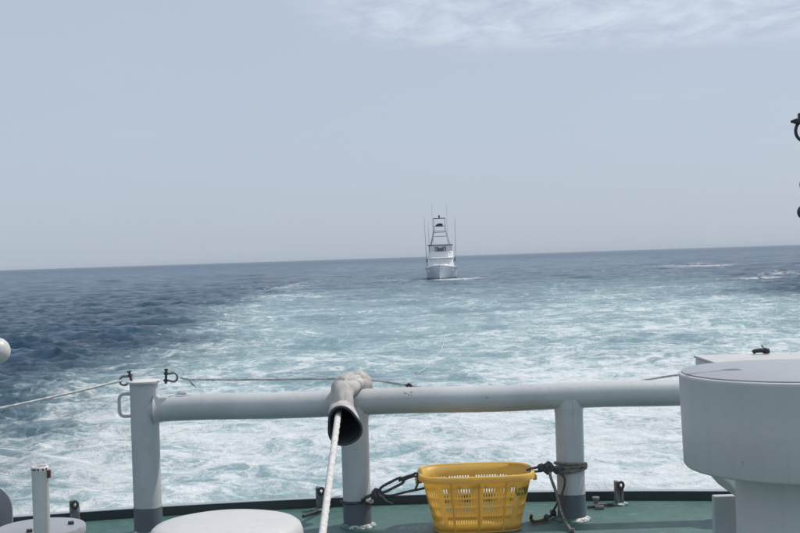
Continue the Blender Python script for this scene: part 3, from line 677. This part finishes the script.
for k in range(6):
    a = R(-150 + k * 23 + random.uniform(-7, 7)); m.tube([(c.x + rp_ * 1.03 * math.cos(a), c.y + rp_ * 1.03 * math.sin(a), tp.z - .009), (c.x + rp_ * 1.07 * math.cos(a), c.y + rp_ * 1.07 * math.sin(a), tp.z - .009)], .0042, 8)
m.build('rivets', DARKST, wp)

# ---------------------------------------------------------------- rounded plate at the left edge
c0 = atY(-27, 527, 5.6); k = 5.6 / F
pl = empty('fairlead_plate', (c0.x, c0.y, ZD), 'dark grey round-shouldered fairlead cheek at the left edge', 'fairlead')
poly = [(-30 * k, ZD - c0.z), (24 * k, ZD - c0.z), (24.5 * k, 0)] + [(24.5 * k - 26 * k * (1 - math.cos(R(a))), 8 * k + 26 * k * math.sin(R(a))) for a in range(0, 91, 10)] + [(-24 * k, 34 * k), (-30 * k, 30 * k)]
m = MB(); m.prism(poly, .014, c0, (1, 0, 0), (0, 0, 1)); m.build('cheek', DISC, pl, smooth=False, bevel=.004)
edge = [Vector(c0) + Vector((a, 0, b)) for a, b in poly[1:-1]]
m = MB(); m.tube(edge, .010, 8); m.build('rolled_edge', PALE, pl)
m = MB(); m.tube([(c0.x - .05, c0.y, c0.z), (c0.x - .05, c0.y + .22, c0.z)], .05, 24); m.build('roller', STEEL, pl)
m = MB(); m.prism([(a - .002, b) for a, b in poly], .014, c0 + Vector((0, .23, 0)), (1, 0, 0), (0, 0, 1)); m.build('cheek', DISC, pl, smooth=False, bevel=.004)

# ---------------------------------------------------------------- white ball float at the left edge
c = atY(-3.5, 351, 4.6); rb = 13.5 / F * 4.6
bf = empty('ball_float', (c.x - .35, c.y, ZD), 'white ball at the left edge of the picture above the water', 'float')
m = MB(); m.lathe([(rb * math.sin(PI * i / 24) + (1e-7), -rb * math.cos(PI * i / 24)) for i in range(25)], c, 40); m.build('ball', WHITE, bf, angle=80)
m = MB(); m.tube(spline([c + Vector((-rb * .8, 0, 0)), c + Vector((-.16, 0, -.004)), c + Vector((-.31, 0, -.03)), c + Vector((-.35, 0, -.12)), (c.x - .35, c.y, ZD + .01)], 8), .012, 10); m.build('bent_staff', GREY, bf)

# ---------------------------------------------------------------- drum ventilator on the right
Yd = 4.0; kd = Yd / F
c = atY(797, 371, Yd); Rd = 115.5 * kd; zt = c.z; hd = 91.5 * kd
dv = empty('drum_vent', (c.x, c.y, ZD), 'large pale grey drum-shaped vent head on a thick neck at the right', 'vent')
m = MB(); m.lathe([(Rd * .84, zt - hd - .010), (Rd * .965, zt - hd - .006), (Rd * .980, zt - hd + .002), (Rd * .990, zt - hd * .5), (Rd, zt - .012), (Rd * 1.004, zt - .004), (Rd * .997, zt), (Rd * .97, zt + .0015), (0, zt + .002)], (c.x, c.y, 0), 128); m.build('drum', PALE, dv, angle=50)
m = MB(); m.lathe([(Rd * .975, zt + .001), (Rd * .975, zt + .005), (Rd * .97, zt + .006), (0, zt + .008)], (c.x, c.y, 0), 128); m.build('top_disc', TOPG, dv, angle=50)  # thin disc turns the drum's top face a darker, bluer grey than its side
rn = 63 * kd
m = MB(); m.lathe([(rn, ZD + .03), (rn, zt - hd - .008)], (c.x, c.y, 0), 72); m.build('neck', PALE, dv)
m = MB(); m.lathe([(rn * 1.5, ZD + .002), (rn * 1.5, ZD + .03), (rn, ZD + .033)], (c.x, c.y, 0), 72); m.build('base_flange', PALE, dv)
for a in range(0, 360, 30):
    m = MB(); q = Vector((c.x + rn * 1.28 * math.cos(R(a)), c.y + rn * 1.28 * math.sin(R(a)), ZD + .03)); m.lathe([(.012, 0), (.012, .014), (0, .015)], q, 6); m.build('bolt', STEEL, dv)

# ---------------------------------------------------------------- locker behind the drum, with a cleat on its lid
Yb = 5.6
bl_ = atY(695, 355.5, Yb + .55); zb = bl_.z; k = (Yb + .55) / F
lk = empty('steel_locker', (bl_.x + .6, Yb + .3, ZD), 'flat-topped white steel locker behind the drum vent', 'locker')
xl = bl_.x; y1 = Yb + .55; y0 = Yb; zbot = atY(717, 485, y1).z; zs = atY(697, 462, y1).z; xs = atY(719, 485, y1).x
m = MB(); xr = xl + 1.35
poly = [(xl, zb - .012), (xl, zs), (xs, zbot), (xr, zbot), (xr, zb - .012)]
n5 = len(poly)
m.add([(a, y0, b) for a, b in poly] + [(a, y1, b) for a, b in poly], [tuple(range(n5)), tuple(reversed(range(n5, 2 * n5)))] + [((i + 1) % n5, i, n5 + i, n5 + (i + 1) % n5) for i in range(n5)])
m.build('body', PALE, lk, smooth=False, bevel=.008)
m = MB(); m.box(((xl + xr) / 2, (y0 + y1) / 2, zb - .005), (xr - xl + .012, y1 - y0 + .012, .012)); m.build('lid', WHITE, lk, smooth=False, bevel=.003)
for x in (xl + .62, xr - .15):
    m = MB(); m.lathe([(.12, ZD + .002), (.12, ZD + .02), (.07, ZD + .022), (.07, zbot + .01)], (x, (y0 + y1) / 2, 0), 28); m.build('leg', GREY, lk)
q = atZ(761, 353.5, zb + .004)
cl_ = empty('lid_latch', q, 'small black latch lying on the white locker lid', 'latch'); kk = q.y / F
m = MB(); m.tube(spline([q + Vector((-8 * kk, 0, .006)), q + Vector((-5 * kk, 0, .014)), q + Vector((2 * kk, 0, .016)), q + Vector((6 * kk, 0, .016))], 5), .011, 10); m.build('arm', BLACKP, cl_)
m = MB(); m.lathe([(.017, 0), (.020, .010), (.017, .022), (.009, .028)], q + Vector((5.2 * kk, 0, 0)), 14); m.tube([q + Vector((4 * kk, 0, .02)), q + Vector((0.5 * kk, 0, .044))], .003, 6); m.build('knob', BLACKP, cl_)

# ---------------------------------------------------------------- square pedestal beside the neck
q = atY(724, 495, 6.3); kk = 6.3 / F
pd = empty('bracket_plate', (q.x + .13, q.y, ZD), 'upright flat grey steel plate beside the neck of the drum vent', 'bracket')
m = MB(); m.box((q.x + .13, q.y, (ZD + q.z) / 2 + .005), (.38, .05, q.z - ZD - .01)); m.build('plate', GREY, pd, smooth=False, bevel=.006)
m = MB(); m.box((q.x + .13, q.y + .10, (ZD + q.z) / 2 - .05), (.03, .15, q.z - ZD - .12)); m.build('stiffener', GREY, pd, smooth=False, bevel=.004)

# ---------------------------------------------------------------- hanging tackle at the right edge, on a davit outside the frame
Yh = 4.2; kh = Yh / F
def hp(x, y): return atY(x, y, Yh)
top_ = hp(803, -160); x0 = hp(803, 125).x
ht = empty('hanging_tackle', (x0, Yh, top_.z), 'dark shackle, link and round block hanging at the right edge', 'tackle')
m = MB(); m.tube([(x0 + 16 * kh, Yh, top_.z), (x0 + 2 * kh, Yh, hp(803, 120).z)], .006, 8); m.build('fall', WIRE, ht)
m = MB(); cz = hp(803, 121).z; m.box((x0, Yh, cz), (8.5 * kh * 2, .03, 5 * kh)); m.tube([(x0 - 8.5 * kh, Yh, cz - .004), (x0 - 9.5 * kh, Yh, cz + .006)], .012, 8); m.box((x0 - .001, Yh, cz + 5 * kh), (4 * kh * 2, .024, 6 * kh)); m.build('swivel', DARKST, ht, bevel=.003)
m = MB(); m.ring((x0 + .0, Yh, hp(803, 131).z), 7.5 * kh, 9.5 * kh, 1.7 * kh, (1, 0, 0), (0, 0, 1), 30, 10); m.build('shackle', DARKST, ht)
m = MB(); m.tube([(x0, Yh, hp(803, 140).z), (x0, Yh, hp(803, 206).z)], .006, 8); m.build('strop', WIRE, ht)
m = MB(); m.ring((x0, Yh, hp(803, 185).z), 4.0 * kh, 6 * kh, 1.3 * kh, (1, 0, 0), (0, 0, 1), 24, 8); m.build('link', DARKST, ht)
m = MB(); m.lathe([(1e-6, -.03), (5 * kh, -.03), (7.5 * kh, -.022), (7.5 * kh, -.012), (6 * kh, 0), (7.5 * kh, .012), (7.5 * kh, .022), (5 * kh, .03), (1e-6, .03)], (x0 + 1 * kh, Yh, hp(803, 212).z), 32, axis=(0, 1, 0)); m.build('block', DARKST, ht)
dx = x0 + 1.3
da = empty('davit', (dx, Yh - .3, ZD), 'grey davit outside the right edge carrying the tackle', 'davit')
m = MB(); m.lathe([(.09, ZD + .002), (.08, ZD + 1.5), (.07, top_.z - .25)], (dx, Yh - .3, 0), 24); m.build('mast', GREY, da)
m = MB(); m.tube(spline([(dx, Yh - .3, top_.z - .27), (dx - .06, Yh - .29, top_.z - .05), (dx - .3, Yh - .24, top_.z + .08), (x0 + 16 * kh, Yh, top_.z + .04)], 8), .055, 16); m.build('arm', GREY, da)

# ---------------------------------------------------------------- sport fishing boat astern
GEL, _n, _p = mat('white_gelcoat'); L(_n, mixcol(_n, noise(_n, .8, 4, .5, objc(_n)), (0.84, 0.84, 0.84), (0.78, 0.79, 0.80)), _p.inputs['Base Color']); _p.inputs['Roughness'].default_value = 0.25
HULLB, _n, _p = mat('pale_blue_hull_gelcoat'); L(_n, mixcol(_n, noise(_n, .6, 4, .5, objc(_n)), (0.70, 0.75, 0.80), (0.62, 0.68, 0.74)), _p.inputs['Base Color']); _p.inputs['Roughness'].default_value = 0.22
GLASS, _n, _p = mat('dark_glass'); _p.inputs['Base Color'].default_value = (0.03, 0.04, 0.05, 1); _p.inputs['Roughness'].default_value = 0.08
CLEAR, _n, _p = mat('clear_vinyl_curtain'); _p.inputs['Base Color'].default_value = (0.25, 0.29, 0.33, 1); _p.inputs['Roughness'].default_value = 0.15; _p.inputs['Alpha'].default_value = 0.55
ALU, _n, _p = mat('tower_aluminium'); _p.inputs['Base Color'].default_value = (0.45, 0.47, 0.5, 1); _p.inputs['Roughness'].default_value = 0.35; _p.inputs['Metallic'].default_value = 0.4
BOTT, _n, _p = mat('dark_boot_top'); _p.inputs['Base Color'].default_value = (0.03, 0.04, 0.06, 1); _p.inputs['Roughness'].default_value = 0.4
NAVY, _n, _p = mat('dark_canvas'); _p.inputs['Base Color'].default_value = (0.03, 0.035, 0.045, 1); _p.inputs['Roughness'].default_value = 0.8
boat = empty('sport_fishing_boat', (0, 0, 0), 'white sport fishing boat with tall tower following astern, bow on', 'boat')
def bb(m, name, mt, parent=boat, smooth=True, bevel=0, mats=None):
    o = m.build(name, mt, None, smooth, bevel, mats); o.parent = parent; return o
# local frame: bow towards -Y, origin amidships at the waterline
LB = 16.0
st = np.linspace(0, 1, 15)                       # 0 bow, 1 transom
def half(t): return 2.42 * min(1, (t / .45)) ** .55 * (1 - .06 * max(0, (t - .6) / .4)) if t > 0 else .04
def sheer(t): return 2.15 - 0.35 * min(1, t / .3) - 0.45 * max(0, min(1, (t - .45) / .35))
m = MB(); rows = []
for t in st:
    y = -LB / 2 + LB * t; b = half(t); zsh = sheer(t)
    rake = 1.7 * (1 - t) ** 3
    wl = max(.03, 2.25 * min(1, max(0, (t - .01)) / .62) ** .9)
    rows.append([(0, y + rake * 1.0, -.75 + .5 * (1 - t) ** 4), (wl * .8, y + rake * .85, -.28), (wl, y + rake * .7, .12), (wl + (b - wl) * .38, y + rake * .4, .12 + (zsh - .12) * .5), (wl + (b - wl) * .72, y + rake * .18, .12 + (zsh - .12) * .8), (b, y, zsh)])
nk = 6; vs = [p for r_ in rows for p in r_] + [(-p[0], p[1], p[2]) for r_ in rows for p in r_]; ns_ = len(st)
fs = []
for sgn in (0, 1):
    o_ = sgn * ns_ * nk
    for i in range(ns_ - 1):
        for j in range(nk - 1):
            f = (o_ + i * nk + j, o_ + (i + 1) * nk + j, o_ + (i + 1) * nk + j + 1, o_ + i * nk + j + 1)
            fs.append(f if not sgn else f[::-1])
tr_ = [(ns_ - 1) * nk + j for j in range(nk)]; fs.append(tuple(tr_ + [ns_ * nk + q for q in reversed(tr_)]))
m.add(vs, fs); hull = bb(m, 'hull', HULLB)
m = MB(); dv_ = [(half(t), -LB / 2 + LB * t, sheer(t) - .02) for t in st]; dk_ = dv_ + [(-a, b, c_) for a, b, c_ in dv_]
m.add(dk_, [(i, i + 1, ns_ + i + 1, ns_ + i) for i in range(ns_ - 1)]); bb(m, 'foredeck', GEL)
for s in (-1, 1):
    m = MB(); m.tube([(s * half(t), -LB / 2 + LB * t, sheer(t) - .01) for t in st], .055, 8); bb(m, 'rub_rail', GEL, hull)
    m = MB(); m.tube([(s * (rows[i][2][0] + .01), rows[i][2][1], .14) for i in range(ns_)], .06, 6); bb(m, 'boot_stripe', BOTT, hull)
m = MB(); m.tube([(0, -LB / 2 + 1.72, -.2), (0, -LB / 2 + 1.2, .15), (0, -LB / 2 + .55, 1.2), (0, -LB / 2 + .02, 2.1)], .07, 8); bb(m, 'stem', GEL, hull)
m = MB(); m.box((0, -LB / 2 - .25, 2.16), (.55, 1.1, .09)); bb(m, 'bow_pulpit', GEL, bevel=.02)
m = MB(); m.tube([(0, -LB / 2 - .55, 2.05), (0, -LB / 2 - .1, 1.55), (0, -LB / 2 + .12, 1.3)], .05, 6); m.tube([(-.42, -LB / 2 + .05, 1.75), (-.2, -LB / 2 + .08, 1.35), (0, -LB / 2 + .1, 1.25), (.2, -LB / 2 + .08, 1.35), (.42, -LB / 2 + .05, 1.75)], .05, 6); bb(m, 'anchor', ALU)
# bow rail
for s in (-1, 1):
    m = MB()
    pts = [(s * max(half(t) - .1, .1), -LB / 2 + LB * t - .1, sheer(t) + .62) for t in st[:7]]; m.tube(pts, .025, 6)
    for t in st[:7:2]: m.tube([(s * max(half(t) - .1, .1), -LB / 2 + LB * t - .1, sheer(t)), (s * max(half(t) - .1, .1), -LB / 2 + LB * t - .1, sheer(t) + .62)], .02, 6)
    bb(m, 'bow_rail', ALU)
def house(name, y0, y1, w0, w1, z0, z1, lean, mt):        # a rounded, raked superstructure block
    m = MB(); vs = []; lv = []
    for z, f in ((z0, 0), (z1, 1)):
        w_ = w0 + (w1 - w0) * f; ya = y0 + lean * f; yb = y1
        lv.append([(-w_ * .62, ya, z), (w_ * .62, ya, z), (w_ * .9, ya + .35, z), (w_, ya + 1.1, z), (w_, yb, z), (-w_, yb, z), (-w_, ya + 1.1, z), (-w_ * .9, ya + .35, z)])
    n8 = 8; m.add(lv[0] + lv[1], [tuple(reversed(range(8))), tuple(range(8, 16))] + [(i, (i + 1) % 8, 8 + (i + 1) % 8, 8 + i) for i in range(8)])
    return bb(m, name, mt, smooth=False, bevel=.05)
house('trunk_cabin', -5.2, -1.5, 1.35, 1.15, 1.35, 2.25, .5, GEL)
cab = house('deck_cabin', -3.0, 3.6, 2.0, 1.86, 1.2, 3.10, 1.1, GEL)
wn = house('windscreen', -2.0, 2.9, 1.955, 1.915, 2.52, 2.86, .18, GLASS)
wn.parent = cab
house('brow', -2.7, 4.1, 2.0, 1.98, 3.14, 3.30, .1, GEL)
fb_ = house('flybridge', -2.1, 3.2, 1.95, 1.86, 3.32, 4.15, .35, GEL)
for s in (-1, 1):
    m = MB(); m.box((s * 1.965, .9, 2.7), (.03, 2.6, .5)); o = bb(m, 'side_window', GLASS, cab, False)
# enclosure under the hard top: frames, curtain panes, console and helm seats
zf0, zf1 = 4.16, 5.05
for s in (-1, 1):
    for (x, y) in ((1.72, -1.5), (1.78, .6), (1.74, 2.7), (.62, -1.72)):
        m = MB(); m.tube([(s * x, y, zf0 - .1), (s * (x - .04), y + .1, zf1)], .045, 8); bb(m, 'top_support', GEL)
for a, b in ((-1.70, -.66), (-.58, .58), (.66, 1.70)):
    m = MB(); m.add([(a, -1.60, zf0), (b, -1.60, zf0), (b, -1.50, zf1 - .02), (a, -1.50, zf1 - .02)], [(0, 1, 2, 3)]); bb(m, 'curtain_pane', CLEAR, smooth=False)
m = MB(); m.box((0, .1, 4.42), (1.5, .7, .6)); bb(m, 'helm_console', NAVY, bevel=.05)
for x in (-.62, .55):
    m = MB(); m.box((x, 1.2, 4.35), (.55, .5, .2)); m.box((x, 1.45, 4.66), (.55, .14, .5)); bb(m, 'helm_seat', NAVY, bevel=.05)
house('hard_top', -1.95, 3.1, 1.95, 1.88, 5.06, 5.18, .05, NAVY)
# tuna tower
legs = [(1.45, -1.0, .80, -.25), (1.45, 2.4, .80, 1.35)]
for s in (-1, 1):
    for x0_, y0_, x1_, y1_ in legs:
        m = MB(); m.tube([(s * x0_, y0_, 5.15), (s * (x0_ * .45 + x1_ * .55), y0_ * .45 + y1_ * .55, 6.5), (s * x1_, y1_, 7.75)], .065, 8); bb(m, 'tower_leg', ALU)
    m = MB(); m.tube([(s * 1.30, -.85, 5.7), (s * 1.1, 1.85, 6.4)], .042, 6); m.tube([(s * 1.12, -.6, 6.4), (s * 1.3, 2.1, 5.7)], .042, 6); bb(m, 'tower_brace', ALU)
for z, wx in ((6.45, 1.1), (7.1, .95)):
    
    for y_ in (-.55, 1.7): m = MB(); m.tube([(-wx, y_, z), (wx, y_, z)], .03, 6); bb(m, 'tower_cross_tube', ALU)
m = MB(); m.box((0, .55, 7.30), (1.75, 1.7, .07)); bb(m, 'tower_platform', GEL, bevel=.02)
m = MB(); m.tube([(-.95, -.3, 8.0), (.95, -.3, 8.0), (1.0, 0, 8.0), (1.0, 1.4, 8.0), (-1.0, 1.4, 8.0), (-1.0, 0, 8.0), (-.95, -.3, 8.0)], .04, 8); bb(m, 'belly_rail', ALU)
m = MB(); m.box((0, -.1, 8.08), (1.1, .45, .34)); m.box((.05, .1, 8.3), (.75, .3, .2)); bb(m, 'tower_console', NAVY, bevel=.05)
for s in (-1, 1):
    for y in (-.25, 1.3):
        m = MB(); m.tube([(s * .82, y, 7.3), (s * .86, y, 9.18)], .03, 6); bb(m, 'shade_post', ALU)
m = MB(); m.box((0, .5, 9.2), (1.8, 1.7, .07)); bb(m, 'sun_shade', NAVY, bevel=.02)
m = MB(); m.lathe([(.09, 9.23), (.09, 9.42), (.14, 9.45), (.13, 9.62), (0, 9.68)], (0, .4, 0), 14); bb(m, 'masthead_light', NAVY)
for x, z0_, z1_, y in ((-1.05, 5.2, 11.7, 1.0), (1.15, 5.2, 11.5, .8), (-1.75, 5.1, 9.0, 2.2)):
    m = MB(); m.tube([(x, y, z0_), (x * 1.01, y, (z0_ + z1_) / 2), (x * 1.03, y, z1_)], [.045, .036, .022], 6); bb(m, 'antenna', GEL)
for s in (-1, 1):
    m = MB(); m.tube([(s * 2.2, 2.2, 1.6), (s * 2.28, 2.3, 5), (s * 2.36, 2.6, 9.4)], [.06, .05, .025], 6); bb(m, 'outrigger', ALU)
    m = MB(); m.box((s * 2.12, .5, 2.9), (.1, .5, .5)); bb(m, 'side_light_box', NAVY)
boat.location = (BOATP.x, BOATP.y + 8, 0.0); boat.rotation_euler = (0, R(-.6), R(-3.5))

# ---------------------------------------------------------------- the hazy air over the sea
m = MB(); m.box((0, 0, 5.9), (18600, 18600, 15.8))
hz_ = m.build('haze', None, smooth=False); hz_.data.materials.clear()
hm = bpy.data.materials.new('sea_haze'); hm.use_nodes = True; n = hm.node_tree; n.nodes.clear()
o = N(n, 'ShaderNodeOutputMaterial'); pv = N(n, 'ShaderNodeVolumePrincipled'); pv.inputs['Color'].default_value = (0.78, 0.84, 0.91, 1); pv.inputs['Density'].default_value = 0.00009
L(n, pv.outputs[0], o.inputs['Volume']); hz_.data.materials.append(hm)
tag(hz_, 'pale sea haze', kind='stuff')
